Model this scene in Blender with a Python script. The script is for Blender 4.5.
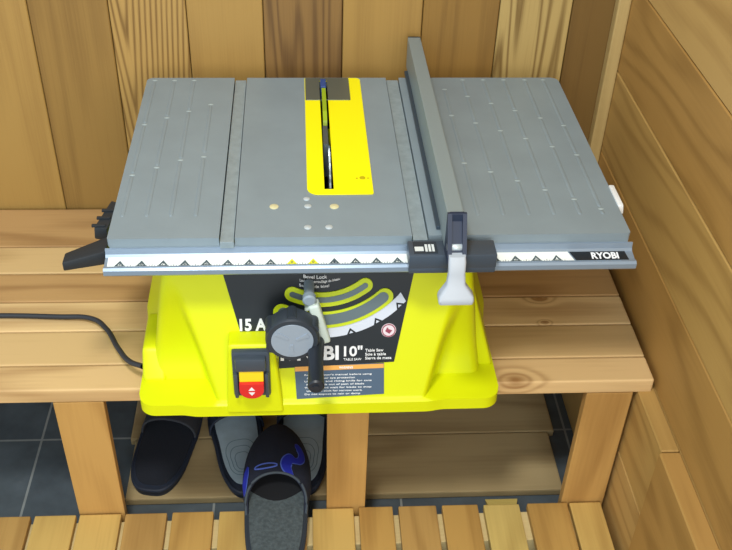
import bpy, bmesh, math, random
from mathutils import Vector, Matrix
random.seed(4)
S = bpy.context.scene
for o in list(bpy.data.objects): bpy.data.objects.remove(o, do_unlink=True)

# ------------------------------------------------------------------ camera, world, lights
CFOC = 965.62; CP = (0.258648, -1.025372, 0.738933)
CR = (0.998083, -0.054298, 0.029686); CU = (0.010065, 0.615765, 0.787866); CF = (0.061059, 0.786057, -0.615131)
cd = bpy.data.cameras.new('camera'); cam = bpy.data.objects.new('camera', cd); S.collection.objects.link(cam)
R_ = Vector(CR); U_ = Vector(CU); F_ = Vector(CF)
M = Matrix(((R_.x, U_.x, -F_.x, CP[0]), (R_.y, U_.y, -F_.y, CP[1]), (R_.z, U_.z, -F_.z, CP[2]), (0, 0, 0, 1)))
cam.matrix_world = M
cd.sensor_width = 36; cd.sensor_fit = 'HORIZONTAL'; cd.lens = CFOC/732*36; cd.clip_start = .02
S.camera = cam
S.view_settings.view_transform = 'Standard'; S.view_settings.look = 'None'
S.view_settings.exposure = 0.0; S.view_settings.gamma = 1; S.view_settings.use_curve_mapping = False
w = bpy.data.worlds.new('world'); S.world = w; w.use_nodes = True
w.node_tree.nodes['Background'].inputs[0].default_value = (.80, .93, 1, 1)
w.node_tree.nodes['Background'].inputs[1].default_value = .95
def area(name, loc, target, size, power, col):
    l = bpy.data.lights.new(name, 'AREA'); l.shape = 'DISK'; l.size = size; l.energy = power; l.color = col
    o = bpy.data.objects.new(name, l); S.collection.objects.link(o); o.location = loc
    o.rotation_euler = (Vector(target)-Vector(loc)).to_track_quat('-Z', 'Y').to_euler(); return o
area('ceiling_lamp', (.05, -.75, 1.45), (.3, .1, -.2), .26, 21, (1, .97, .90))

area('fill_light', (.55, -2.6, .75), (.35, .2, -.35), 1.5, 32, (1, .97, .93))   # added fill behind the camera, no real source there

# ------------------------------------------------------------------ materials
def s2l(c): return tuple((v/12.92 if v <= .04045 else ((v+.055)/1.055)**2.4) for v in c)
def rgb(r, g, b): return s2l((r/255, g/255, b/255)) + (1,)
_m = {}
def mat(name, col, rough=.5, metal=0., bump=0., bscale=300., spec=.5, var=0., vscale=20., coat=0.):
    if name in _m: return _m[name]
    m = bpy.data.materials.new(name); m.use_nodes = True; nt = m.node_tree; b = nt.nodes['Principled BSDF']
    b.inputs['Base Color'].default_value = col; b.inputs['Roughness'].default_value = rough
    b.inputs['Metallic'].default_value = metal; b.inputs['Specular IOR Level'].default_value = spec
    b.inputs['Coat Weight'].default_value = coat
    tc = nt.nodes.new('ShaderNodeTexCoord')
    if var > 0:
        n = nt.nodes.new('ShaderNodeTexNoise'); n.inputs['Scale'].default_value = vscale; n.inputs['Detail'].default_value = 5
        nt.links.new(tc.outputs['Object'], n.inputs['Vector'])
        r = nt.nodes.new('ShaderNodeMapRange'); r.inputs[1].default_value = .3; r.inputs[2].default_value = .7
        r.inputs[3].default_value = 1-var; r.inputs[4].default_value = 1+var
        nt.links.new(n.outputs[0], r.inputs[0])
        v = nt.nodes.new('ShaderNodeVectorMath'); v.operation = 'SCALE'; v.inputs[0].default_value = col[:3]
        nt.links.new(r.outputs[0], v.inputs['Scale']); nt.links.new(v.outputs[0], b.inputs['Base Color'])
    if bump > 0:
        n = nt.nodes.new('ShaderNodeTexNoise'); n.inputs['Scale'].default_value = bscale; n.inputs['Detail'].default_value = 3
        nt.links.new(tc.outputs['Object'], n.inputs['Vector'])
        bp = nt.nodes.new('ShaderNodeBump'); bp.inputs['Strength'].default_value = bump; bp.inputs['Distance'].default_value = .001
        nt.links.new(n.outputs[0], bp.inputs['Height']); nt.links.new(bp.outputs[0], b.inputs['Normal'])
    _m[name] = m; return m

def wood(name, base, dark, axis='z', seed=0., rings=9., amt=.5, knots=(), across=30., fine=.25, rough=.55, spread=.10, along=1.2, vee=None):
    """planed softwood: contour rings of a stretched noise + fine fibres; knots=[(x,y,z,radius)]"""
    if name in _m: return _m[name]
    m = bpy.data.materials.new(name); m.use_nodes = True; nt = m.node_tree; N = nt.nodes; L = nt.links
    b = N['Principled BSDF']; b.inputs['Roughness'].default_value = rough; b.inputs['Specular IOR Level'].default_value = .35
    tc = N.new('ShaderNodeTexCoord')
    def mapping(sl, sa):
        mp = N.new('ShaderNodeMapping'); sc = [sa, sa, sa]; sc['xyz'.index(axis)] = sl
        mp.inputs['Scale'].default_value = sc; mp.inputs['Location'].default_value = (seed*3.1, seed*1.7, seed*2.3)
        L.new(tc.outputs['Object'], mp.inputs['Vector']); return mp
    def math_(op, a, c=None, clamp=False):
        n = N.new('ShaderNodeMath'); n.operation = op; n.use_clamp = clamp
        for i, v in enumerate((a, c)):
            if v is None: continue
            if isinstance(v, (int, float)): n.inputs[i].default_value = v
            else: L.new(v, n.inputs[i])
        return n.outputs[0]
    n1 = N.new('ShaderNodeTexNoise'); n1.inputs['Scale'].default_value = 1; n1.inputs['Detail'].default_value = 1.5
    L.new(mapping(along, across*.35).outputs[0], n1.inputs['Vector'])
    arg = math_('MULTIPLY', n1.outputs[0], rings*6.283)
    dark_spot = None
    if vee:   # cathedral grain: nested V contours round a centre line
        sx = N.new('ShaderNodeSeparateXYZ'); L.new(tc.outputs['Object'], sx.inputs[0])
        dx = math_('SUBTRACT', sx.outputs[0], vee[0]); ax = math_('SQRT', math_('ADD', math_('MULTIPLY', dx, dx), .00003))
        arg = math_('ADD', arg, math_('SUBTRACT', math_('MULTIPLY', ax, vee[1]), math_('MULTIPLY', sx.outputs[2], vee[2])))
    for k in knots:
        d = N.new('ShaderNodeVectorMath'); d.operation = 'SUBTRACT'; L.new(tc.outputs['Object'], d.inputs[0]); d.inputs[1].default_value = k[:3]
        sc = N.new('ShaderNodeVectorMath'); sc.operation = 'MULTIPLY'; L.new(d.outputs[0], sc.inputs[0])
        q = [1, 1, 1]; q['xyz'.index(axis)] = .62; sc.inputs[1].default_value = q
        ln = N.new('ShaderNodeVectorMath'); ln.operation = 'LENGTH'; L.new(sc.outputs[0], ln.inputs[0])
        t = math_('DIVIDE', ln.outputs['Value'], k[3])
        g = math_('EXPONENT', math_('MULTIPLY', math_('MULTIPLY', t, t), -.55))
        arg = math_('ADD', arg, math_('MULTIPLY', g, 13.0))
        sp = math_('EXPONENT', math_('MULTIPLY', math_('MULTIPLY', t, t), -2.2))
        dark_spot = sp if dark_spot is None else math_('MAXIMUM', dark_spot, sp)
    s = math_('SINE', arg); s = math_('ADD', math_('MULTIPLY', s, .5), .5); s = math_('POWER', s, 2.2)
    n2 = N.new('ShaderNodeTexNoise'); n2.inputs['Scale'].default_value = 1; n2.inputs['Detail'].default_value = 4
    L.new(mapping(7, across*9).outputs[0], n2.inputs['Vector'])
    n3 = N.new('ShaderNodeTexNoise'); n3.inputs['Scale'].default_value = 1; n3.inputs['Detail'].default_value = 2
    L.new(mapping(5, 14).outputs[0], n3.inputs['Vector'])
    f = math_('MULTIPLY', s, amt)
    f = math_('ADD', f, math_('MULTIPLY', math_('SUBTRACT', n2.outputs[0], .5), fine*2))
    f = math_('ADD', f, math_('MULTIPLY', math_('SUBTRACT', n3.outputs[0], .5), spread*6))
    if dark_spot is not None: f = math_('ADD', f, math_('MULTIPLY', dark_spot, 1.0))
    f = math_('MULTIPLY', f, 1.0, True)
    mx = N.new('ShaderNodeMix'); mx.data_type = 'RGBA'; L.new(f, mx.inputs['Factor'])
    mx.inputs['A'].default_value = base; mx.inputs['B'].default_value = dark
    L.new(mx.outputs['Result'], b.inputs['Base Color'])
    bp = N.new('ShaderNodeBump'); bp.inputs['Strength'].default_value = .25; bp.inputs['Distance'].default_value = .0006
    L.new(f, bp.inputs['Height']); L.new(bp.outputs[0], b.inputs['Normal'])
    _m[name] = m; return m

# ------------------------------------------------------------------ mesh helpers (world coordinates)
def box(bm, x0, x1, y0, y1, z0, z1, mi=0, bev=0., seg=2):
    vs = [bm.verts.new(c) for c in ((x0,y0,z0),(x1,y0,z0),(x1,y1,z0),(x0,y1,z0),(x0,y0,z1),(x1,y0,z1),(x1,y1,z1),(x0,y1,z1))]
    fs = [bm.faces.new([vs[i] for i in q]) for q in ((0,3,2,1),(4,5,6,7),(0,1,5,4),(1,2,6,5),(2,3,7,6),(3,0,4,7))]
    for f in fs: f.material_index = mi
    if bev > 0:
        es = list({e for f in fs for e in f.edges})
        r = bmesh.ops.bevel(bm, geom=es, offset=bev, segments=seg, profile=.6, affect='EDGES')
        for f in r['faces']: f.material_index = mi
    return vs
def hexa(bm, pts, mi=0, bev=0., seg=2):
    vs = [bm.verts.new(c) for c in pts]
    fs = [bm.faces.new([vs[i] for i in q]) for q in ((0,3,2,1),(4,5,6,7),(0,1,5,4),(1,2,6,5),(2,3,7,6),(3,0,4,7))]
    for f in fs: f.material_index = mi
    if bev > 0:
        es = list({e for f in fs for e in f.edges})
        r = bmesh.ops.bevel(bm, geom=es, offset=bev, segments=seg, profile=.6, affect='EDGES')
        for f in r['faces']: f.material_index = mi
def tube(bm, a, b, r0, r1=None, n=28, mi=0, rings=None):
    """round bar a->b; rings = [(t, r)...] for a turned profile"""
    a = Vector(a); b = Vector(b); d = b-a; r1 = r0 if r1 is None else r1
    z = d.normalized(); x = z.orthogonal().normalized(); y = z.cross(x)
    rings = rings or [(0, r0), (1, r1)]
    loops = [[bm.verts.new(a+d*t+(x*math.cos(2*math.pi*i/n)+y*math.sin(2*math.pi*i/n))*r) for i in range(n)] for t, r in rings]
    for p, q in zip(loops, loops[1:]):
        for i in range(n):
            f = bm.faces.new((p[i], p[(i+1) % n], q[(i+1) % n], q[i])); f.material_index = mi; f.smooth = True
    f = bm.faces.new(list(reversed(loops[0]))); f.material_index = mi
    f = bm.faces.new(loops[-1]); f.material_index = mi
def prism(bm, pts, vec, mi=0):
    """closed polygon (3-D points) pushed along vec"""
    vec = Vector(vec); a = [bm.verts.new(p) for p in pts]; b = [bm.verts.new(Vector(p)+vec) for p in pts]
    n = len(pts); fs = [bm.faces.new(a), bm.faces.new(list(reversed(b)))]
    for i in range(n): fs.append(bm.faces.new((a[i], b[i], b[(i+1) % n], a[(i+1) % n])))
    for f in fs: f.material_index = mi
    return fs
def flat(loops, z0, z1):
    """2-D outline with holes -> solid plate bmesh in local xy, z0..z1"""
    cu = bpy.data.curves.new('t', 'CURVE'); cu.dimensions = '2D'; cu.fill_mode = 'BOTH'
    cu.extrude = (z1-z0)/2
    for lp in loops:
        sp = cu.splines.new('POLY'); sp.points.add(len(lp)-1); sp.use_cyclic_u = True
        for p, q in zip(sp.points, lp): p.co = (q[0], q[1], 0, 1)
    o = bpy.data.objects.new('t', cu); me = bpy.data.meshes.new_from_object(o)
    bm = bmesh.new(); bm.from_mesh(me); bpy.data.objects.remove(o); bpy.data.curves.remove(cu); bpy.data.meshes.remove(me)
    for v in bm.verts: v.co.z += (z0+z1)/2
    bmesh.ops.remove_doubles(bm, verts=bm.verts, dist=1e-6)
    return bm
def text2d(txt, x0, x1, y0, y1, bold=.0, shear=0., th=.0004):
    """lettering scaled into a box; a solid in local xy"""
    cu = bpy.data.curves.new('t', 'FONT'); cu.body = txt; cu.size = 1; cu.offset = bold; cu.shear = shear; cu.resolution_u = 3
    cu.extrude = .01
    o = bpy.data.objects.new('t', cu); me = bpy.data.meshes.new_from_object(o)
    bm = bmesh.new(); bm.from_mesh(me); bpy.data.objects.remove(o); bpy.data.curves.remove(cu); bpy.data.meshes.remove(me)
    xs = [v.co.x for v in bm.verts]; ys = [v.co.y for v in bm.verts]
    for v in bm.verts:
        v.co.x = x0+(v.co.x-min(xs))/(max(xs)-min(xs))*(x1-x0); v.co.y = y0+(v.co.y-min(ys))/(max(ys)-min(ys))*(y1-y0)
        v.co.z = th if v.co.z > 0 else -th
    return bm
def merge(dst, src, fn=None, mi=0):
    mp = {}
    for v in src.verts: mp[v] = dst.verts.new(fn(v.co) if fn else v.co)
    for f in src.faces:
        try: g = dst.faces.new([mp[v] for v in f.verts]); g.material_index = mi; g.smooth = f.smooth
        except ValueError: pass
    src.free()
def link(name, bm, mats, parent=None, label=None, smooth=None, sub=0):
    bmesh.ops.recalc_face_normals(bm, faces=bm.faces)
    me = bpy.data.meshes.new(name); bm.to_mesh(me); bm.free()
    for m in (mats if isinstance(mats, (list, tuple)) else [mats]): me.materials.append(m)
    o = bpy.data.objects.new(name, me); S.collection.objects.link(o)
    if smooth is not None:
        for p in me.polygons: p.use_smooth = True
        try: me.set_sharp_from_angle(angle=math.radians(smooth))
        except Exception: pass
    if sub:
        mo = o.modifiers.new('sub', 'SUBSURF'); mo.levels = sub; mo.render_levels = sub
    if parent:
        o.parent = parent; o.matrix_parent_inverse = worldm(parent).inverted()
    if label: o['label'] = label
    return o
def worldm(o):
    return Matrix.Translation(o.location) if o.parent is None else Matrix.Identity(4)
def thing(name, label, cat, loc, group=None):
    o = bpy.data.objects.new(name, None); S.collection.objects.link(o); o.location = loc; o.empty_display_size = .05
    o['label'] = label; o['category'] = cat
    if group: o['group'] = group
    return o
def tag(o, label, cat, group=None):
    o['label'] = label; o['category'] = cat
    if group: o['group'] = group
    return o
def struct(o): o['kind'] = 'structure'; return o
def B(): return bmesh.new()

# ================================================================== SETTING
WX, WY, FZ = .805, .52, -.66          # right wall, back wall, tile floor
# back wall of upright boards
cols = [((146,114,60),(112,82,40),4,.35),((174,140,80),(112,82,40),1.6,.8),((166,132,72),(138,104,54),3,.35),((134,102,58),(92,66,38),13,.75),
        ((164,130,70),(138,106,54),3,.35),((144,110,54),(114,84,40),4,.4),((180,154,96),(116,90,46),11,.85),((116,88,44),(88,64,30),4,.45)]
wm = [wood('wall_wood_%d' % i, rgb(*c[0]), rgb(*c[1]), 'z', seed=i*1.9+.4, rings=c[2], amt=c[3], across=44, along=.8, vee=(-.040, 700, 48) if i == 1 else None, fine=.35) for i, c in enumerate(cols)]
bm = B()
edges = [-.85, -.72, -.59, -.46, -.325, -.195, -.064, .063, .190, .323, .458, .588, .712, .83]
order = [2, 4, 0, 5, 2, 0, 1, 2, 3, 4, 5, 6, 7]
for i in range(len(edges)-1):
    x0, x1 = edges[i], edges[i+1]
    box(bm, x0+.0007, x1-.0007, WY, WY+.015, FZ, 1.35, order[i], bev=.0015, seg=1)
box(bm, -.86, .87, WY+.016, WY+.04, FZ, 1.35, 7)
struct(link('wall_back', bm, wm))
# right wall of level boards
rc = [((182,146,84),(144,108,56)),((172,132,72),(134,98,48)),((188,152,92),(150,114,62))]
rm = [wood('side_wood_%d' % i, rgb(*c[0]), rgb(*c[1]), 'y', seed=i*2.3+7, rings=7, amt=.5, across=22) for i, c in enumerate(rc)]
bm = B(); z = -.66; k = 0
zs = [-.66, -.49, -.327, -.168, -.008, .15, .31, .47, .63, .79, .95, 1.11, 1.35]
for i in range(len(zs)-1):
    box(bm, WX, WX+.015, -1.5, WY-.001, zs[i]+.0008, zs[i+1]-.0008, (2, 0, 1, 0, 1)[i % 5], bev=.002, seg=1)
box(bm, WX+.016, WX+.04, -1.5, WY+.04, FZ, 1.35, 1)
struct(link('wall_right', bm, rm))
# thicker lower panelling of the right wall, beside the foot space
bm = B()
box(bm, .776, WX-.001, -.093, WY-.002, -.474, -.325, 0, bev=.002, seg=1)
box(bm, .776, WX-.001, -.093, WY-.002, -.659, -.476, 2, bev=.002, seg=1)
box(bm, .772, WX-.001, -1.5, -.095, -.659, -.325, 1, bev=.002, seg=1)
struct(link('trim_2', bm, rm))
bm = B(); box(bm, WX-.022, WX-.0005, WY-.022, WY-.0005, -.298, 1.35, 0, bev=.003)
struct(link('trim_1', bm, wood('corner_wood', rgb(184,158,104), rgb(152,126,76), 'z', seed=3.3, rings=4, amt=.3)))
# dark tile floor
m = bpy.data.materials.new('floor_tile'); m.use_nodes = True; nt = m.node_tree; b = nt.nodes['Principled BSDF']
tc = nt.nodes.new('ShaderNodeTexCoord'); mp = nt.nodes.new('ShaderNodeMapping'); mp.inputs['Location'].default_value = (-.088+.337, -.262+.337, 0)
br = nt.nodes.new('ShaderNodeTexBrick'); br.offset = 0; br.inputs['Scale'].default_value = 1; br.inputs['Brick Width'].default_value = .337; br.inputs['Row Height'].default_value = .337
br.inputs['Mortar Size'].default_value = .0022; br.inputs['Color1'].default_value = rgb(84,96,106); br.inputs['Color2'].default_value = rgb(94,106,114); br.inputs['Mortar'].default_value = rgb(150,158,160)
ns = nt.nodes.new('ShaderNodeTexNoise'); ns.inputs['Scale'].default_value = 22; ns.inputs['Detail'].default_value = 6
mx = nt.nodes.new('ShaderNodeMix'); mx.data_type = 'RGBA'; mx.blend_type = 'OVERLAY'; mx.inputs['Factor'].default_value = .5
nt.links.new(tc.outputs['Object'], mp.inputs[0]); nt.links.new(mp.outputs[0], br.inputs['Vector']); nt.links.new(tc.outputs['Object'], ns.inputs['Vector'])
nt.links.new(br.outputs['Color'], mx.inputs['A']); nt.links.new(ns.outputs[0], mx.inputs['B']); nt.links.new(mx.outputs['Result'], b.inputs['Base Color'])
b.inputs['Roughness'].default_value = .45
bm = B(); box(bm, -1.2, WX+.04, -1.5, WY+.04, FZ-.03, FZ)
struct(link('floor', bm, m))

# ================================================================== BENCH
bw = [wood('bench_wood_0', rgb(216,182,130), rgb(152,112,68), 'x', seed=1.2, rings=6, amt=.45, across=20, knots=[(.579,.036,-.302,.017),(-.45,.05,-.3,.016)]),
      wood('bench_wood_1', rgb(208,176,124), rgb(160,124,76), 'x', seed=4.2, rings=5, amt=.35, across=20),
      wood('bench_wood_2', rgb(222,190,138), rgb(160,120,74), 'x', seed=6.1, rings=6, amt=.45, across=20, knots=[(.655,.232,-.3,.011),(.652,.170,-.3,.005)]),
      wood('bench_wood_3', rgb(186,148,98), rgb(136,98,58), 'x', seed=8.5, rings=6, amt=.5, across=20)]
bench = thing('bench', 'low bench of pale knotty softwood boards that carries the yellow table saw', 'bench', (.3, .27, FZ))
for i, (y0, y1, mi) in enumerate([(.030, .0835, 0), (.0855, .1625, 1), (.1645, .2375, 2), (.2395, .315, 3), (.317, .393, 1), (.395, .514, 3)]):
    bm = B(); box(bm, -.86, .797, y0, y1, -.327, -.300, bev=.0035, seg=3); link('seat_board', bm, bw[mi], bench)
pw = wood('post_wood', rgb(192,150,86), rgb(144,102,50), 'z', seed=2.6, rings=5, amt=.45, across=20)
for x0, x1 in [(-.128, -.052), (.288, .354), (.695, .769), (-.62, -.545)]:
    bm = B(); box(bm, x0, x1, .031, .047, FZ, -.3275, bev=.002); link('post', bm, pw, bench)
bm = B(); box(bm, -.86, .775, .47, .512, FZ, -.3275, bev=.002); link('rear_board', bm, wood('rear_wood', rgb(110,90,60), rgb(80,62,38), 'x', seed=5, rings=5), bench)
# boards lying on the tiles inside the foot space
sw = [wood('shelf_wood_%d' % i, rgb(184,164,122), rgb(134,112,76), 'x', seed=i*3+11, rings=6, amt=.45, across=18) for i in range(2)]
bm = B(); box(bm, -.068, .722, .100, .242, FZ+.0005, -.643, bev=.003); tag(link('shelf_board', bm, sw[0]), 'front greyish board lying on the dark tiles beneath the bench', 'board', None)
bm = B(); box(bm, -.078, .735, .2435, .43, FZ+.0005, -.643, bev=.003); tag(link('shelf_board', bm, sw[1]), 'rear shaded board lying beneath the bench, behind the front board', 'board', None)
bm = B(); hexa(bm, [(.588,.040,FZ+.0005),(.622,.040,FZ+.0005),(.632,.084,FZ+.0005),(.578,.084,FZ+.0005),(.588,.040,-.646),(.622,.040,-.646),(.635,.084,-.646),(.575,.084,-.646)], bev=.001)
tag(link('wood_block', bm, wood('block_wood', rgb(214,192,110), rgb(180,156,84), 'x', seed=9, rings=3, amt=.3)), 'small pale yellow wooden block on the floor behind the duckboard', 'block')

# ================================================================== DUCKBOARD
duck = thing('duckboard', 'slatted golden wooden duckboard on the floor in front of the bench', 'duckboard', (.2, -.3, FZ))
dcol = [((202,168,96),(154,116,58)),((190,150,82),(138,98,46)),((184,146,84),(138,100,50)),((206,180,106),(162,132,70))]
dm = [wood('slat_wood_%d' % i, rgb(*c[0]), rgb(*c[1]), 'y', seed=i*2.7+20, rings=5+i, amt=.4, across=24) for i, c in enumerate(dcol)]
slx = [(-.126,-.057),(-.050,.019),(.028,.097),(.107,.173),(.183,.254),(.264,.334),(.343,.401),(.411,.476),(.486,.548),(.558,.620),(.634,.704),(.708,.763)]
x = -.132
while x > -.62: slx.append((x-.068, x)); x -= .075
for i, (x0, x1) in enumerate(slx):
    yr = .0285+random.uniform(-.0015, .001)
    bm = B(); box(bm, x0, x1, -.62, yr, -.604, -.590, bev=.002); link('slat', bm, dm[(0,2,1,0,2,0,1,2,1,3,1,0)[i % 12]], duck)
bt = wood('batten_wood', rgb(226,206,150), rgb(196,172,116), 'x', seed=31, rings=4, amt=.3)
for y in (-.036, -.34, -.60):
    bm = B(); box(bm, -.66, .762, y, y+.058, FZ+.0002, -.6045, bev=.0015); link('batten', bm, bt, duck)

# ================================================================== SLIPPERS
def outline(L, wb, wm_, wt, n=64, bend=0.):
    """sole outline, heel at y=0, toe at y=L, asymmetric waist"""
    pts = []
    for i in range(n):
        a = 2*math.pi*i/n; y = L/2-L/2*math.cos(a); t = y/L
        hw = (wb*(1-t)**1.2+wt*t**.8)/((1-t)**1.2+t**.8)
        e = abs(math.sin(a))**.62
        hw *= e*(1-wm_*math.exp(-((t-.42)/.16)**2))
        sgn = 1 if math.sin(a) > 0 else -1
        pts.append((sgn*hw/2+bend*math.sin(math.pi*t), y))
    return pts
def xf(cx, cy, ang):
    c, s = math.cos(ang), math.sin(ang)
    return lambda x, y: (cx+x*c-y*s, cy+x*s+y*c)
def sole_bm(bm, pts, f, z0, z1, bev=.003, mi=0):
    fs = prism(bm, [(*f(*p), z0) for p in pts], (0, 0, z1-z0), mi)
def rim_bm(bm, pts, f, z, r, mi=0):
    n = len(pts); m = 8; loops = []
    for i, p in enumerate(pts):
        a, b = Vector(pts[i-1]), Vector(pts[(i+1) % n]); t = (b-a).normalized(); nn = Vector((t.y, -t.x))
        lp = []
        for j in range(m):
            q = 2*math.pi*j/m; x = p[0]+nn.x*r*math.cos(q); y = p[1]+nn.y*r*math.cos(q)
            lp.append(bm.verts.new((*f(x, y), z+r*math.sin(q))))
        loops.append(lp)
    for i in range(n):
        for j in range(m):
            fc = bm.faces.new((loops[i][j], loops[(i+1) % n][j], loops[(i+1) % n][(j+1) % m], loops[i][(j+1) % m])); fc.smooth = True; fc.material_index = mi
rubber = mat('dark_rubber', rgb(32,42,60), .6)
feltdark = mat('dark_felt', rgb(34,38,46), .9, bump=.6, bscale=500, var=.15, vscale=60)
def strap_surface(bm, f, L, w, y0, y1, zb, h, open_=.0, th=.003, toe=False, nu=28, nv=16, mi=0):
    def hw(y): t = max(0, min(1, (y)/L)); return w/2*min(1, (max(0, 1-((t-.62)/.385)**2))**.5 if t > .62 else 1)
    def P(u, v, off=0.):
        ya = y0-open_*(u*u); y = ya+(y1-ya)*v
        a = u*math.pi/2; hh = h*(1-(.62*v*v if toe else .1*v)); ww = (hw(y)+.002)*(1-(.16*min(1, max(0, y0-y)/.05) if open_ else 0))
        if toe and v > .999: hh *= .4
        return Vector((*f(math.sin(a)*(ww+off), y), zb+(hh+off)*max(0, math.cos(a))**.75))
    for off in (0, -th):
        g = [[bm.verts.new(P(-1+2*i/nu, j/nv, off)) for i in range(nu+1)] for j in range(nv+1)]
        for j in range(nv):
            for i in range(nu):
                fc = bm.faces.new((g[j][i], g[j][i+1], g[j+1][i+1], g[j+1][i])); fc.smooth = True; fc.material_index = mi
        if off == 0: g0 = g
    for row in (0, nv):
        for i in range(nu):
            fc = bm.faces.new((g0[row][i], g0[row][i+1], g[row][i+1], g[row][i])); fc.material_index = mi
    return P
TOPS = -.643
# near-left slipper, all dark
t = thing('slipper', 'plain black slipper on the board at the far left under the bench', 'slipper', (-.02, .1, TOPS))
f = xf(-.024, .107, math.radians(-9)); pts = outline(.250, .102, .04, .106)
bm = B(); sole_bm(bm, pts, f, TOPS+.0005, TOPS+.018); rim_bm(bm, pts, f, TOPS+.015, .0035); link('sole', bm, rubber, t, smooth=40)
bm = B(); sole_bm(bm, [(x*.93, .01+y*.93) for x, y in pts], f, TOPS+.0178, TOPS+.0195); link('insole', bm, mat('black_felt', rgb(24,30,42), .95, bump=.4, bscale=400), t)
bm = B(); strap_surface(bm, f, .250, .100, .130, .200, TOPS+.016, .045); link('strap', bm, mat('grey_strap', rgb(52,56,64), .85), t)
# pair of grey sandals
ins = mat('grey_insole', rgb(164,186,200), .8, bump=.3, bscale=250, var=.08, vscale=40)
insd = mat('grey_insole_groove', rgb(112,134,148), .85)
for cx, ang, lab in ((.152, 11, 'dark sandal with grey insole, left one of the pair under the bench'), (.247, -1, 'dark sandal with grey insole, right one of the pair beside the middle post')):
    t = thing('sandal', lab, 'sandal', (cx, .1, TOPS), 'pair of grey sandals under the bench')
    f = xf(cx, .098, math.radians(ang)); pts = outline(.275, .086, .08, .098)
    bm = B(); sole_bm(bm, pts, f, TOPS+.0005, TOPS+.017); rim_bm(bm, pts, f, TOPS+.0145, .0045); link('sole', bm, rubber, t, smooth=40)
    bm = B(); sole_bm(bm, [(x*.86, .018+y*.88) for x, y in pts], f, TOPS+.0168, TOPS+.0185)
    for sc in (.62, .46, .30):
        p2 = [(x*sc, .04*(1.3-sc)+.012+y*(sc*.5)) for x, y in pts]; rim_bm(bm, p2, f, TOPS+.0182, .0008, 1)
    link('insole', bm, [ins, insd], t)
    bm = B(); strap_surface(bm, f, .275, .100, .150, .215, TOPS+.014, .048); link('strap', bm, rubber, t)
# big slipper standing on the duckboard, toe over the others
ZS = -.589
t = thing('slipper', 'dark grey slipper with a blue swirl on its toe, standing on the duckboard', 'slipper', (.2, 0, ZS))
L = .318; f = xf(.2035, -.122, math.radians(0)); pts = outline(L, .100, .03, .106)
grey = mat('slipper_wool', rgb(74,84,88), .95, bump=.9, bscale=350, var=.28, vscale=160)
bm = B(); sole_bm(bm, pts, f, ZS+.0005, ZS+.017); rim_bm(bm, pts, f, ZS+.0135, .0038); link('sole', bm, mat('slipper_sole', rgb(40,48,58), .8), t, smooth=40)
bm = B(); sole_bm(bm, [(x*.92, .011+y*.92) for x, y in pts], f, ZS+.0168, ZS+.0190); link('insole', bm, grey, t)
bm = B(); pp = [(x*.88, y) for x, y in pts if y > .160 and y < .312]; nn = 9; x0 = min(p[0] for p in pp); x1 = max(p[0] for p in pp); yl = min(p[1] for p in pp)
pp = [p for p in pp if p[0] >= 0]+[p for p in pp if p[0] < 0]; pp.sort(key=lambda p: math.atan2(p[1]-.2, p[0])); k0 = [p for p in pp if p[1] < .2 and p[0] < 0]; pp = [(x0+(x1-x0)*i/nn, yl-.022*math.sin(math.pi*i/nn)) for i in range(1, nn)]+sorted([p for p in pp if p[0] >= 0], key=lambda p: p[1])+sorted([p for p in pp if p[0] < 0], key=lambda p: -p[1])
prism(bm, [(*f(*p), ZS+.0189) for p in pp], (0, 0, .0012)); link('toe_shade', bm, mat('toe_shade', rgb(16,18,24), .95), t, 'black sheet painted as the shade inside the toe')  # black sheet over the insole paints in the shade under the upper
up = mat('slipper_upper', rgb(24,30,48), .92, bump=.6, bscale=450, var=.12, vscale=60)
bm = B(); PU = strap_surface(bm, f, L, .114, .176, L+.002, ZS+.014, .050, open_=.050, th=.004, toe=True, nu=36, nv=20)
u_ob = link('upper', bm, up, t)
bm = B(); n = 40; m = 8; loops = []
for i in range(n+1):
    u = -1+2*i/n; c = PU(u, 0); d = (PU(min(1, u+.02), 0)-PU(max(-1, u-.02), 0)).normalized(); a = d.orthogonal().normalized(); b_ = d.cross(a)
    loops.append([bm.verts.new(c+(a*math.cos(2*math.pi*j/m)+b_*math.sin(2*math.pi*j/m))*.0022) for j in range(m)])
for p, q in zip(loops, loops[1:]):
    for j in range(m): bm.faces.new((p[j], p[(j+1) % m], q[(j+1) % m], q[j])).smooth = True
link('binding', bm, mat('binding', rgb(60,70,80), .85), t)
blue = mat('blue_embroidery', rgb(28,42,170), .7); lblue = mat('light_blue_stitch', rgb(84,108,200), .7)
def ribbon(path, wid, off):
    """path of (u,v,width) mapped on the upper -> strip lying on it"""
    bm = B(); rows = []
    for k in range(len(path)):
        u, v, w_ = path[k]; a = path[max(0, k-1)]; b_ = path[min(len(path)-1, k+1)]
        d = Vector((b_[0]-a[0], (b_[1]-a[1])*.9)); d.normalize(); nn = Vector((-d.y, d.x))
        rows.append([bm.verts.new(PU(max(-1, min(1, u+nn.x*w_*wid*s)), max(0, min(1, v+nn.y*w_*wid*s)), off)) for s in (-1, -.5, 0, .5, 1)])
    for p, q in zip(rows, rows[1:]):
        for j in range(4): bm.faces.new((p[j], p[j+1], q[j+1], q[j])).smooth = True
    return bm
def cr(P, n=10):
    out = []
    for i in range(len(P)-1):
        p0 = P[max(0, i-1)]; p1 = P[i]; p2 = P[i+1]; p3 = P[min(len(P)-1, i+2)]
        for k in range(n):
            t_ = k/n; out.append(tuple(.5*((2*b)+(-a+c)*t_+(2*a-5*b+4*c-d)*t_*t_+(-a+3*b-3*c+d)*t_**3) for a, b, c, d in zip(p0, p1, p2, p3)))
    out.append(P[-1]); return out
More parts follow.
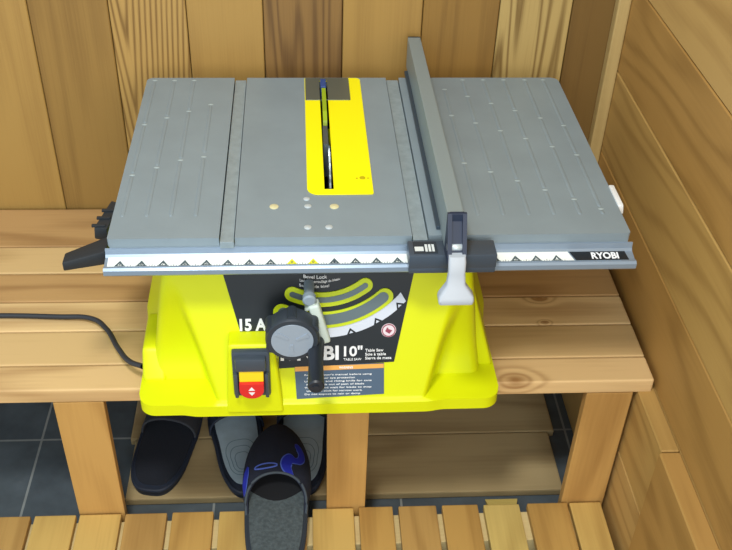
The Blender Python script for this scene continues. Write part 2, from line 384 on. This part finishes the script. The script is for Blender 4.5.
def yv(P):   # (across, distance before the opening edge at the middle, width)
    out = []
    for u, d, w_ in P:
        ya = .176-.050*u*u; out.append((u, (.176+d-ya)/(L+.002-ya), w_))
    return out
sw1 = cr(yv([(.34,-.012,.25),(.22,.006,1.0),(.18,.020,1.3),(.26,.032,1.1),(.36,.030,.6),(.46,.034,.7),(.52,.050,1.1),(.44,.066,.9),(.38,.070,.3)]))
sw2 = cr(yv([(-.84,-.022,.3),(-.74,-.006,1.3),(-.66,.012,1.3),(-.60,.028,.4)]))
for path in (sw1, sw2):
    link('embroidery', ribbon(path, .085, .0010), lblue, t, 'light blue stitched edge'); link('embroidery', ribbon(path, .068, .0016), blue, t, 'blue swirl')
ring = yv([(-.20+.22*math.cos(a*math.pi/12), .016+.0055*math.sin(a*math.pi/12), .22) for a in range(25)])
link('embroidery', ribbon(ring, .05, .0012), lblue, t, 'light blue oval ring')

# ================================================================== TABLE SAW
saw = thing('table_saw', 'bright yellow table saw with a grey metal top standing on the bench', 'table saw', (.275, .2, -.3))
yel = mat('yellow_plastic', rgb(217,226,6), .42, bump=.15, bscale=900, spec=.4)
grym = mat('table_metal', rgb(138,154,164), .42, .22, bump=.12, bscale=500, var=.05, vscale=14)
grym2 = mat('rail_metal', rgb(142,160,180), .33, .45)
slotm = mat('slot_metal', rgb(146,162,170), .38, .25, bump=.15, bscale=400, var=.10, vscale=90)
blk = mat('black_plastic', rgb(34,40,46), .45); dkg = mat('dark_grey_plastic', rgb(62,72,84), .4)
steel = mat('bright_steel', rgb(196,208,214), .3, .3); white = mat('white_plastic', rgb(226,230,232), .4)
ink = mat('white_ink', rgb(232,236,240), .6); lgry = mat('light_grey_plastic', rgb(172,180,190), .4)
W_, D_ = .690, .4565

# --- body shell
def pl(z): return .030+.25*(z+.06)
def sm(t): t = max(0, min(1, t)); return t*t*(3-2*t)
def front(x, z):
    y = pl(z)
    d = .050*sm((-.085-z)/.17)
    xa = .0798+(-.149-z)*.193; xb = .0998+(-.162-z)*.262
    ra = .4795-(-.152-z)*.209; rb = .4487-(-.167-z)*.211
    k = 1-sm((x-xa)/max(.012, xb-xa)); k2 = sm((x-rb)/max(.012, ra-rb))
    return y+d*max(k, k2)
def ring(z, base=False):
    s = max(0, min(1, (-.06-z)/.215))
    if base: xl, xr, yb, r = .010, .543, .40, .026
    else: xl, xr, yb, r = .060-.034*s, .487+.032*s, .33+.05*s, .016
    P = []; n = 170
    for i in range(n+1):
        x = xl+(xr-xl)*i/n
        y = front(x, z) if not base else -.030+.004*sm((x-.43)/.03)+.004*sm((.10-x)/.03)
        e = min(x-xl, xr-x)
        if e < r: y += r-math.sqrt(max(0, r*r-(r-e)**2))
        P.append((x, y, z))
    xq = xr if base else .490+.062*s*s*1.0; xp = xl if base else .055-.056*s*s
    ys, ye = P[-1][1]+.02, yb
    for i in range(1, 12):
        t = i/12; P.append((xr+(max(xq, xr)-xr)*sm(t*2.2), ys+(ye-ys)*t, z))
    for i in range(13): P.append((max(xq, xr)+(min(xp, xl)-max(xq, xr))*i/12, yb+(.0 if 0 < i < 12 else -.01), z))
    for i in range(1, 12):
        t = i/12; P.append((min(xp, xl)+(xl-min(xp, xl))*sm((t-.55)*2.2), ye+(ys-ye)*t, z))
    return P
bm = B(); lev = [(-.300, 1), (-.2795, 1), (-.2765, 0)]
z = -.272
while z < -.03: lev.append((z, 0)); z += .004
lev.append((-.026, 0)); prev = None
for k, (z, bs) in enumerate(lev):
    P = ring(z, bs)
    if k == 0: P = [(x, y, z) for x, y, z in P]
    if k == 1: pass
    cur = [bm.verts.new(p) for p in P]
    if prev:
        for i in range(len(cur)):
            fc = bm.faces.new((prev[i], prev[(i+1) % len(cur)], cur[(i+1) % len(cur)], cur[i])); fc.smooth = True
    else: bm.faces.new(cur)
    prev = cur
# raised corner feet blocks
for x0, x1, xi in ((.002, .046, .052), (.505, .546, .50)):
    pass
body = link('body', bm, yel, saw, smooth=62)
bm = B()
hexa(bm, [(.012,.020,-.280),(.050,.020,-.280),(.050,.14,-.280),(.010,.14,-.280),(.013,.045,-.232),(.046,.045,-.232),(.046,.13,-.232),(.013,.13,-.232)], bev=.010, seg=4)
link('foot', bm, yel, saw, smooth=50)
bm = B()
hexa(bm, [(.480,.045,-.280),(.541,.045,-.280),(.545,.16,-.280),(.480,.16,-.280),(.470,.06,-.095),(.4885,.06,-.095),(.4885,.13,-.095),(.470,.13,-.095)], bev=.006, seg=4)
link('foot', bm, yel, saw, smooth=50)
for x, y in ((.026, .001), (.524, .004)):
    bm = B(); tube(bm, (x, y, -.2805), (x, y, -.2786), .0045, n=16); link('screw_hole', bm, mat('dark_hole', rgb(70,76,10), .8), saw)
# switch box: level top, upright front
bm = B(); hexa(bm, [(.139,-.034,-.292),(.222,-.034,-.292),(.222,.03,-.292),(.139,.03,-.292),(.1465,-.027,-.1645),(.211,-.027,-.1645),(.211,.03,-.1645),(.1465,.03,-.1645)], bev=.006, seg=4)
link('switch_box', bm, yel, saw, smooth=50)
sw = B(); box(sw, .1515, .204, -.0365, -.026, -.253, -.169, bev=.003); box(sw, .156, .199, -.046, -.030, -.198, -.174, bev=.004)
box(sw, .1535, .159, -.044, -.03, -.25, -.205, bev=.002); box(sw, .1965, .202, -.044, -.03, -.25, -.205, bev=.002)
swo = link('switch', sw, dkg, saw, 'black power switch housing', smooth=40)
bm = B(); hexa(bm, [(.161,-.046,-.2165),(.195,-.046,-.2165),(.195,-.036,-.2165),(.161,-.036,-.2165),(.161,-.043,-.198),(.195,-.043,-.198),(.195,-.036,-.198),(.161,-.036,-.198)], bev=.0015)
link('switch_key', bm, mat('key_yellow', rgb(240,205,20), .4), swo, 'yellow safety key')
arc = [(.161,-.2165),(.195,-.2165),(.195,-.228)]+[(.178+.017*math.cos(a), -.228-.016*math.sin(a)) for a in [i*math.pi/12 for i in range(1, 12)]]+[(.161,-.228)]
bm = B(); prism(bm, [(x, -.051, z) for x, z in arc], (0, .015, 0))
pad = link('paddle', bm, mat('switch_red', rgb(214,36,40), .4), swo, 'red stop paddle', smooth=40)
bm = B()
for zt, zb in ((-.221, -.228), (-.2375, -.2315)):
    prism(bm, [(.178, -.0514, zt), (.1735, -.0514, zb), (.1825, -.0514, zb)], (0, .0006, 0))
tri = link('switch_arrows', bm, ink, swo)

# --- front label
def on_front(off): return lambda c: Vector((c.x, pl(c.y)-off-c.z, c.y))
blackm = mat('label_black', rgb(24,30,36), .35, spec=.5)
bm = B(); merge(bm, flat([[(.136,-.05),(.1655,-.1765),(.215,-.1765),(.2158,-.2235),(.3814,-.2163),(.411,-.05)]], 0, .0008), on_front(.0003))
lab = link('front_label', bm, blackm, saw, 'black label with white lettering')
AC = (.278, -.020)
def arcpt(R, deg): a = math.radians(deg); return (AC[0]+R*math.sin(a), AC[1]-R*math.cos(a))
def arcslot(R, hw, a0, a1):
    P = [arcpt(R+hw, a0+(a1-a0)*i/30) for i in range(31)]
    c = arcpt(R, a1); an = math.radians(a1)
    for i in range(1, 12):
        q = math.pi*i/12; P.append((c[0]+hw*(math.sin(an)*math.cos(q)+math.cos(an)*math.sin(q)), c[1]+hw*(-math.cos(an)*math.cos(q)+math.sin(an)*math.sin(q))))
    P += [arcpt(R-hw, a1-(a1-a0)*i/30) for i in range(31)]
    c = arcpt(R, a0); an = math.radians(a0)
    for i in range(1, 12):
        q = math.pi*i/12; P.append((c[0]+hw*(-math.sin(an)*math.cos(q)-math.cos(an)*math.sin(q)), c[1]+hw*(math.cos(an)*math.cos(q)-math.sin(an)*math.sin(q))))
    return P
bm = B()
for R, hw, a0, a1 in ((.0975, .0105, -25, 38), (.1285, .0120, -26, 43)): merge(bm, flat([arcslot(R, hw, a0, a1)], 0, .0020), on_front(.001))
link('slot_border', bm, mat('lime_print', rgb(196,214,20), .45), lab, 'yellow border of the curved slots')
bm = B()
for R, hw, a0, a1 in ((.0975, .0040, -25, 38), (.1275, .0078, -25, 42)): merge(bm, flat([arcslot(R, hw, a0, a1)], 0, .0004), on_front(.0032))
link('slot_plate', bm, mat('slot_grey', rgb(104,120,126), .4, .4), lab, 'grey plate inside the curved slots')
bm = B(); a0, a1 = -30, 49
merge(bm, flat([[arcpt(.156, a0+(a1-a0)*i/40) for i in range(41)]+[arcpt(.1415, a1+2-(a1+2-a0)*i/40) for i in range(41)]], 0, .0004), on_front(.0013))
strip = link('bevel_scale', bm, mat('scale_white', rgb(206,216,232), .5), lab, 'white bevel scale')
for d in (-15.5, 0, 15.5, 30.5, 45):
    bm = B()
    a, b_, c = arcpt(.147, d), arcpt(.1565, d-2.6), arcpt(.1565, d+2.6); i1, i2, i3 = arcpt(.1508, d), arcpt(.1552, d-1.2), arcpt(.1552, d+1.2)
    merge(bm, flat([[a, b_, c], [i1, i2, i3]], 0, .0004), on_front(.0018))
    link('bevel_mark', bm, blackm, lab)
def ft(txt, x0, x1, z0, z1, bold=.0, shear=0.):
    bm = B(); merge(bm, text2d(txt, x0, x1, z0, z1, bold, shear, .0003), on_front(.0016)); link('lettering', bm, ink, lab)
ft('15 AMP', .1625, .226, -.1635, -.1450, .035)
ft('RYOBI', .2185, .3015, -.2113, -.1885, .03)
ft('10"', .3090, .3355, -.2060, -.1895, .02)
ft('TABLE SAW', .3085, .334, -.2125, -.2090)
for i, s in enumerate(('Table Saw', 'Scie à table', 'Sierra de mesa')): ft(s, .3395, .3395+(.026, .030, .038)[i], -.1990-i*.0062, -.1948-i*.0062, .01)
for i, (s, x0, x1) in enumerate((('Bevel Lock', .2525, .285), ('Levier de verrouillage du biseau', .2475, .303), ('Seguro de bisel', .2465, .288))):
    c = (x0+x1)/2
    for_ = text2d(s, x0, x1, -.0870-i*.0072, -.0820-i*.0072, .005, 0, .0003)
    bm = B(); merge(bm, for_, lambda c_: on_front(.0016)(Vector((c_.x, c_.y+.55*(c_.x-.272)**2*8, c_.z)))); link('lettering', bm, ink, lab)
bm = B(); C0 = (.3725, -.1665)
cir = lambda r: [(C0[0]+r*math.cos(i*math.pi/16), C0[1]+r*math.sin(i*math.pi/16)) for i in range(32)]
merge(bm, flat([cir(.0105)], 0, .0003), on_front(.0012), 0); merge(bm, flat([cir(.0098), cir(.0084)], 0, .0003), on_front(.0017), 1)
merge(bm, flat([[(C0[0]-.005, C0[1]-.001), (C0[0]+.001, C0[1]-.005), (C0[0]+.005, C0[1]+.0), (C0[0], C0[1]+.002), (C0[0]-.002, C0[1]+.005)]], 0, .0003), on_front(.0017), 1)
link('sticker', bm, [mat('sticker_pink', rgb(226,214,222), .5), mat('sticker_red', rgb(150,60,84), .5)], lab, 'round white sticker with a red ring')
# warning label
bm = B(); q4 = [(.238,-.2205),(.367,-.2180),(.3680,-.2680),(.2405,-.2735)]
merge(bm, flat([q4], 0, .0005), on_front(.0006), 0)
merge(bm, flat([[(.2385,-.2212),(.3665,-.2188),(.3667,-.2255),(.2387,-.2285)]], 0, .0003), on_front(.0013), 1)
wl = link('warning_label', bm, [mat('label_blue', rgb(74,96,120), .5), mat('label_orange', rgb(232,170,84), .5)], saw, 'blue warning label with an orange stripe')
bm = B(); random.seed(8)
words = ['Read operator\'s manual before using', 'Always wear eye protection', 'Use guard and riving knife for cuts', 'Keep hands out of path of blade', 'Turn off and wait for blade to stop', 'Use push stick for narrow work', 'Do not expose to rain or damp']
for i, s in enumerate(words):
    bm = B(); z = -.2335-i*.0052; merge(bm, text2d(s, .252+.003*(i % 2), .255+len(s)*.0027, z-.0032, z, .01, 0, .0002), on_front(.0013)); link('lettering', bm, ink, wl)
bm = B(); merge(bm, text2d('WARNING', .302, .322, -.2252, -.2215, .03, 0, .0002), on_front(.0018), 0)
link('lettering', bm, ink, wl)

# --- bevel wheel with crank grip
wx, wz = .2363, -.1365
bm = B(); tube(bm, (wx, .0, wz), (wx, -.05, wz), .03, n=48, rings=[(0,.018),(.35,.020),(.42,.033),(.50,.0365),(.93,.0365),(1,.0345)])
for k in range(6):
    a = math.pi/2+k*math.pi/3; tube(bm, (wx+.033*math.cos(a), -.024, wz+.033*math.sin(a)), (wx+.033*math.cos(a), -.047, wz+.033*math.sin(a)), .0075, n=14)
wh = link('bevel_wheel', bm, mat('wheel_black', rgb(44,52,62), .5), saw, 'black hand wheel', smooth=35)
bm = B(); tube(bm, (wx, -.0495, wz), (wx, -.0512, wz), .0285, n=48)
for k in range(3):
    a = math.radians(25+120*k); c, s = math.cos(a), math.sin(a); p = [(.006,.0015),(.024,.004),(.0245,-.003),(.007,-.002)]
    prism(bm, [(wx+u*c-v*s, -.0522, wz+u*s+v*c) for u, v in p], (0, .002, 0))
link('wheel_face', bm, mat('wheel_grey', rgb(150,164,180), .4, .1, bump=.3, bscale=150), wh, 'grey wheel face')
gx, gz = .268, -.158
bm = B(); tube(bm, (gx, -.03, gz), (gx-.001, -.118, gz-.001), .01, n=32, rings=[(0,.0125),(.2,.0115),(.5,.0100),(.86,.0108),(.97,.0112),(1,.0095)])
box(bm, .252, .274, -.047, -.028, -.170, -.140, bev=.004)
tube(bm, (gx-.001, -.117, gz-.001), (gx-.001, -.1195, gz-.001), .0052, n=6)
link('crank_grip', bm, mat('grip_black', rgb(30,36,46), .42), wh, 'black crank grip', smooth=35)
# bevel lock lever
bm = B(); tube(bm, (.2600, .018, -.0915), (.2600, -.022, -.0915), .0085, n=24, rings=[(0,.007),(.7,.007),(.75,.0092),(.95,.0092),(1,.007)])
lk = link('bevel_lock', bm, mat('lock_grey', rgb(140,156,170), .4), saw, 'grey lock knob', smooth=40)
bm = B(); hexa(bm, [(.253,-.006,-.110),(.270,-.006,-.104),(.270,-.022,-.104),(.253,-.022,-.110),(.262,-.006,-.096),(.268,-.006,-.096),(.268,-.022,-.096),(.262,-.022,-.096)], bev=.002)
hexa(bm, [(.2765,-.030,-.164),(.2895,-.030,-.160),(.2895,-.018,-.160),(.2765,-.018,-.164),(.2575,-.024,-.101),(.2725,-.024,-.097),(.2725,-.006,-.097),(.2575,-.006,-.101)], bev=.004, seg=3)
link('lock_lever', bm, mat('lock_pale', rgb(196,212,206), .45), lk, 'pale lever', smooth=40)

# --- table top
bm = B()
def rc(x0, x1, y0, y1, r=(0,0,0,0)):
    P = []
    for (cx, cy, sx, sy, rr, a0) in ((x0,y0,1,1,r[0],180),(x1,y0,-1,1,r[1],270),(x1,y1,-1,-1,r[2],0),(x0,y1,1,-1,r[3],90)):
        if rr == 0: P.append((cx, cy))
        else: P += [(cx+sx*rr+rr*math.cos(math.radians(a0+k*15)), cy+sy*rr+rr*math.sin(math.radians(a0+k*15))) for k in range(7)]
    return P
SL, SR = (.1435, .1640), (.3960, .4180)
for x0, x1, r, hole in ((0, SL[0], (.003,0,0,.010), None), (SL[1], SR[0], (0,0,0,0), [(.281,.110),(.299,.110),(.299,.444),(.281,.444)]), (SR[1], W_, (0,.004,.014,0), None)):
    merge(bm, flat([rc(x0, x1, 0, D_, r)]+([hole] if hole else []), -.012, 0))
# skirt under the top
for x0, x1, y0, y1 in ((.002, .6885, .0005, .006), (.002, .6885, D_-.008, D_-.001), (.0015, .007, .006, D_-.008), (.683, .6885, .006, D_-.008)):
    box(bm, x0, x1, y0, y1, -.026, -.0118)
def wear(x, y):  # small pale domed dot just past the end of a bead
    n = 12; c = bm.verts.new((x, y+.003, .0013)); rg = [bm.verts.new((x+.0042*math.cos(2*math.pi*j/n), y+.003+.0020*math.sin(2*math.pi*j/n), .0001)) for j in range(n)]
    for j in range(n): f_ = bm.faces.new((c, rg[j], rg[(j+1) % n])); f_.material_index = 1; f_.smooth = True
# pressed beads with domed ends
def bead(x, y0, y1, r=.0028, h=.0009, lean=.0):
    wear(x, y1)  # pale dot past the bead end
    n = 14; ys = [y0, y0+.0010, y0+.003]+[y0+.006, y1-.006, y1-.003, y1-.0010, y1]; rows = []
    for k, y in enumerate(ys):
        e = (0, .55, .9, 1, 1, .9, .55, 0)[k]
        rows.append([bm.verts.new((x+lean*(y-y0)+r*max(.02, e)*math.cos(math.pi*j/8), y, h*e*math.sin(math.pi*j/8)+.00003)) for j in range(9)])
    for p, q in zip(rows, rows[1:]):
        for j in range(8): bm.faces.new((p[j], p[j+1], q[j+1], q[j])).smooth = True
for i, x in enumerate((.013, .045, .077)):
    a, b_ = .155+.020*i, .300+.021*i; bead(x, .05, a-.004); bead(x, a+.004, b_-.004); bead(x, b_+.004, .444)
bead(.110, .05, .2); bead(.110, .215, .36)
for i, x in enumerate((.456, .491, .526, .561, .596, .632, .664)):
    a, b_ = .206-.0245*i, .350-.0245*i; bead(x, .045, a-.004); bead(x, a+.004, b_-.004); bead(x, b_+.004, b_+.085 if b_+.09 < .44 else .445)
    if b_+.12 < .44: bead(x, b_+.093, .445)
top = link('table_top', bm, [grym, mat('pale_metal', rgb(176,194,200), .3, .3)], saw, 'grey metal table top', smooth=40)
for s in (SL, SR):
    bm = B(); box(bm, s[0]+.0013, s[1]-.0013, -.004, D_-.001, -.014, -.0040, bev=.0005); link('mitre_slot', bm, slotm, top, 'worn metal mitre slot')
# blade insert
bm = B(); merge(bm, flat([rc(.2595, .3520, .0985, .4530, (.016, .003, .008, .003)), [(.2838,.112),(.2968,.112),(.2968,.442),(.2838,.442)]], .0002, .0014))
ins_ = link('blade_insert', bm, mat('insert_yellow', rgb(250,240,6), .4, spec=.4), saw, 'yellow throat plate')
bm = B(); merge(bm, flat([rc(.2605, .3330, .374, .4515, (.002,.002,.002,.002)), [(.2838,.375),(.2968,.375),(.2968,.442),(.2838,.442)]], .0014, .0022))
link('insert_plate', bm, mat('insert_metal', rgb(116,124,116), .35, .6), ins_, 'grey metal plate')
bm = B(); tube(bm, (.3385, .140, .0013), (.3385, .140, .0019), .0042, n=20); tube(bm, (.3385,.140,.0018), (.3385,.140,.0023), .0020, n=6)
for dx in (-.008, .008): tube(bm, (.3385+dx, .139, .0013), (.3385+dx, .139, .0018), .0016, n=12)
link('insert_screw', bm, mat('screw_yellow', rgb(206,190,20), .35, .3), ins_)
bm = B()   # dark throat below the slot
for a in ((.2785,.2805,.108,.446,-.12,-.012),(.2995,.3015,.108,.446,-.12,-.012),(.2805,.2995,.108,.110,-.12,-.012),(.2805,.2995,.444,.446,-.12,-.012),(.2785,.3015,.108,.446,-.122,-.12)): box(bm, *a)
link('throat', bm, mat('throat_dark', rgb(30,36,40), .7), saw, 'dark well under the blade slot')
bm = B(); nt_ = 40; P = []
for k in range(nt_*2):
    a = math.pi*k/nt_; r = .088 if k % 2 else .083; P.append((.2925, .215+r*math.cos(a+(.03 if k % 2 else 0)), -.0905+r*math.sin(a+(.03 if k % 2 else 0))))
prism(bm, P, (.0026, 0, 0)); link('saw_blade', bm, steel, saw, 'steel saw blade')
bm = B(); prism(bm, [(.2870,.290,-.05),(.2870,.312,-.001),(.2870,.330,.006),(.2870,.408,.006),(.2870,.412,-.05)], (.0065,0,0)); kn = link('riving_knife', bm, mat('knife_lime', rgb(150,176,30), .4), saw, 'lime green riving knife')
bm = B(); box(bm, .2855, .2945, .412, .440, -.03, .0065, bev=.001); link('knife_clamp', bm, mat('clamp_blue', rgb(44,74,140), .4), kn, 'blue clamp')
bm = B(); prism(bm, [(.2855,.225,-.05),(.2855,.232,.003),(.2855,.288,.003),(.2855,.289,-.05)], (.0075,0,0)); link('knife_bracket', bm, mat('bracket_grey', rgb(110,124,128), .3, .7), kn, 'grey metal bracket')
# table screws
for x, y, r, brass in ((.214,.071,.0062,1),(.296,.070,.0062,1),(.2585,.0895,.0046,0),(.260,.0715,.0050,0),(.2592,.0215,.0050,0),(.2873,.0215,.0050,0)):
    bm = B(); tube(bm, (x, y, -.0005), (x, y, .0012), r, n=20, rings=[(0,r),(.6,r),(1,r*.75)])
    tube(bm, (x, y, .0011), (x, y, .0015), r*.4, n=6)
    link('screw', bm, mat('brass_screw', rgb(222,218,176), .3, .25) if brass else steel, saw, 'brass coloured screw' if brass else 'steel screw', smooth=40)

# --- front rail with scale
prof = [(.0003,-.0145),(-.0015,-.0150),(-.0030,-.0225),(-.0060,-.0255),(-.0225,-.0285),(-.0240,-.0262),(-.0275,-.0262),(-.0305,-.0290),(-.0308,-.0355),(-.0290,-.0380),(.0003,-.0380)]
bm = B(); prism(bm, [(-.004, y, z) for y, z in prof], (.699, 0, 0)); rail = link('front_rail', bm, grym2, saw, 'bluish metal front rail')
def on_rail(c):   # strip between the two folds of the rail
    t = c.y; return Vector((c.x, -.0062+t*(-.0225+.0062), -.0255+t*(-.0285+.0255)+.0004+c.z))
bm = B()
merge(bm, flat([[(.000,.0),(.606,.0),(.613,.98),(.0,.98)]], 0, .0003), on_rail)
sc = link('scale_tape', bm, mat('tape_white', rgb(232,238,234), .45), rail, 'white measuring tape')
bmk = B(); bmy = B(); bmn = B(); x0 = .0135; xs = []
for i in range(22):
    x = (.0158+i*.02775) if i < 17 else (.5340+(i-18)*.0277); n_ = str(abs(9-i))
    tgt = bmy if i in (8, 9) else bmk
    if x > .6: break
    merge(tgt, flat([[(x-.0068,.96),(x+.0068,.96),(x,.38)]]+([[(x-.0030,.88),(x+.0030,.88),(x,.60)]] if tgt is bmk else []), 0, .0002), lambda c: on_rail(c)+Vector((0,0,.0004)))
    tx = text2d(n_ if i not in (8,9) else '0', x-.0016, x+.0016, -.87, -.64, .01, 0, .00008)
    bn = B(); merge(bn, tx, lambda c: on_rail(Vector((c.x, -c.y, c.z+.0007)))); link('scale_number', bn, mat('number_dark', rgb(60,72,80), .5), rail)
    for k in range(1, 8):
        xx = x+k*.0277/8
        if xx < .6: merge(bmk, flat([[(xx-.0003,.97),(xx+.0003,.97),(xx+.0003,.90 if k != 4 else .8),(xx-.0003,.90 if k != 4 else .8)]], 0, .0002), lambda c: on_rail(c)+Vector((0,0,.0004)))
link('scale_marks', bmk, mat('mark_grey', rgb(70,84,90), .5), rail); link('scale_marks', bmy, mat('mark_yellow', rgb(216,214,20), .5), rail, 'yellow zero marks')
bm = B(); merge(bm, flat([[(.6085,.03),(.6840,.03),(.6870,.98),(.6155,.98)]], 0, .0004), on_rail); bl = link('brand_plate', bm, blackm, rail, 'black name plate with white lettering')
bm = B(); merge(bm, text2d('RYOBI', .637, .674, -.86, -.14, .035, 0, .0001), lambda c: on_rail(Vector((c.x, -c.y, c.z+.0007))))
link('lettering', bm, ink, rail)

# --- rip fence
bm = B(); box(bm, .4345, .4560, -.030, .4960, .0015, .0550, bev=.0016)
fen = link('rip_fence', bm, mat('fence_metal', rgb(136,150,154), .42, .2, bump=.1, bscale=400), saw, 'long grey metal rip fence')
bm = B(); box(bm, .4352, .4553, .4955, .4995, .002, .0552, bev=.001); link('end_cap', bm, blk, fen, 'black end cap')
bm = B(); box(bm, .4290, .4355, .012, .470, .0012, .0065, bev=.0008); link('fence_foot', bm, mat('fence_dark', rgb(70,84,98), .4, .5), fen)
bm = B(); box(bm, .3885, .5030, -.0420, -.0090, -.0230, -.0015, bev=.002); box(bm, .3890, .5025, -.0415, -.0318, -.0310, -.0220, bev=.0015)
hd = link('fence_head', bm, mat('head_grey', rgb(66,78,92), .38, .2), fen, 'dark grey fence head', smooth=40)
bm = B(); box(bm, .3950, .4260, -.0380, -.0130, -.0016, -.0009, 0); box(bm, .3965, .4080, -.033, -.024, -.0010, -.0004, 1)
for k, xx in enumerate((.4120, .4165, .4210)): box(bm, xx-.002, xx+.0012, -.034, -.019, -.0010, -.0004, 1)
link('scale_window', bm, [mat('window_dark', rgb(40,50,60), .3), mat('window_pale', rgb(214,220,220), .3)], fen, 'small indicator window')
bm = B(); yz = [(-.028, .0560), (-.033, .0570), (-.0600, .0080), (-.0600, -.0010), (-.0300, -.0010)]
for x0, x1 in ((.4345, .4400), (.4535, .4590)): prism(bm, [(x0, y, z) for y, z in yz], (x1-x0, 0, 0))
prism(bm, [(.4395, y, z) for y, z in [(-.027,.050),(-.0305,.0505),(-.055,.010),(-.055,.0045),(-.027,.0045)]], (.0145, 0, 0))
box(bm, .4375, .4560, -.0335, -.0280, .044, .0570, bev=.001)
br_ = link('lever_bracket', bm, mat('bracket_blue', rgb(28,42,66), .5), fen, 'dark blue lever bracket')
bm = B(); tube(bm, (.4345, -.048, .016), (.4590, -.048, .016), .005, n=16); link('lever_pin', bm, steel, fen, 'steel pin')
# lever: flat bar flaring to a rounded foot
rows = [(.4360,.4575,-.054,-.064,.0115),(.4355,.4580,-.057,-.069,.0050),(.4360,.4575,-.060,-.073,-.010),(.4345,.4585,-.064,-.077,-.024),(.4285,.4645,-.067,-.082,-.032),(.4245,.4690,-.068,-.085,-.0375),(.4235,.4695,-.069,-.088,-.042),(.4245,.4690,-.070,-.087,-.0475)]
bm = B(); prev = None
for x0, x1, yb, yf, z in rows:
    r = .0035; P = []
    for cx, cy, a0 in ((x1-r, yb-r, 0), (x0+r, yb-r, 90), (x0+r, yf+r, 180), (x1-r, yf+r, 270)):
        for k in range(5): a = math.radians(a0+k*22.5); P.append((cx+r*math.cos(a), cy+r*math.sin(a), z))
    cur = [bm.verts.new(p) for p in P]
    if prev:
        for i in range(20): bm.faces.new((prev[i], prev[(i+1) % 20], cur[(i+1) % 20], cur[i]))
    else: bm.faces.new(cur)
    prev = cur
bm.faces.new(prev); link('lock_lever', bm, lgry, fen, 'light grey lever', smooth=45)

# --- side bits
bm = B(); hexa(bm, [(-.030,.056,-.040),(-.010,.050,-.040),(-.002,.118,-.040),(-.018,.124,-.040),(-.028,.056,-.020),(-.010,.050,-.020),(-.0005,.115,-.020),(-.014,.121,-.020)], bev=.003)
for k in range(3): box(bm, -.031+k*.004, -.012+k*.0035, .056+k*.018, .061+k*.018, -.021, -.0175, bev=.001)
link('side_bracket', bm, blk, saw, 'black plastic bracket on the left edge', smooth=40)
bm = B(); hexa(bm, [(-.060,-.010,-.044),(-.0045,.004,-.044),(-.0045,.040,-.044),(-.060,.012,-.044),(-.060,-.010,-.030),(-.0045,.004,-.022),(-.0045,.040,-.022),(-.060,.012,-.030)], bev=.003)
link('storage_hook', bm, blk, saw, 'black hook under the left edge', smooth=40)
bm = B(); hexa(bm, [(.6895,.062,-.012),(.699,.062,-.012),(.699,.118,-.012),(.6895,.118,-.012),(.6895,.064,.002),(.6975,.064,.002),(.6975,.116,.002),(.6895,.116,.002)], bev=.002)
link('edge_clip', bm, white, saw, 'white plastic clip on the right edge', smooth=40)
cu = bpy.data.curves.new('cord', 'CURVE'); cu.dimensions = '3D'; cu.bevel_depth = .0042; cu.bevel_resolution = 4; cu.resolution_u = 16
sp = cu.splines.new('BEZIER'); CPs = [(-0.55, 0.16, -0.2955), (-0.3, 0.2, -0.2955), (-0.1427, 0.1946, -0.294), (-0.0891, 0.1838, -0.29), (-0.0613, 0.153, -0.285), (-0.0341, 0.0998, -0.28), (-0.0111, 0.0614, -0.272), (0.0122, 0.0393, -0.262)]
sp.bezier_points.add(len(CPs)-1)
for p, c in zip(sp.bezier_points, CPs): p.co = c; p.handle_left_type = p.handle_right_type = 'AUTO'
o = bpy.data.objects.new('t', cu); me = bpy.data.meshes.new_from_object(o); bpy.data.objects.remove(o)
bm = B(); bm.from_mesh(me); link('power_cord', bm, mat('cord_black', rgb(40,44,52), .5), saw, 'black power cord', smooth=60)

saw.rotation_euler.z = math.radians(.4); saw.location.y += .001   # the saw stands a touch askew on the bench
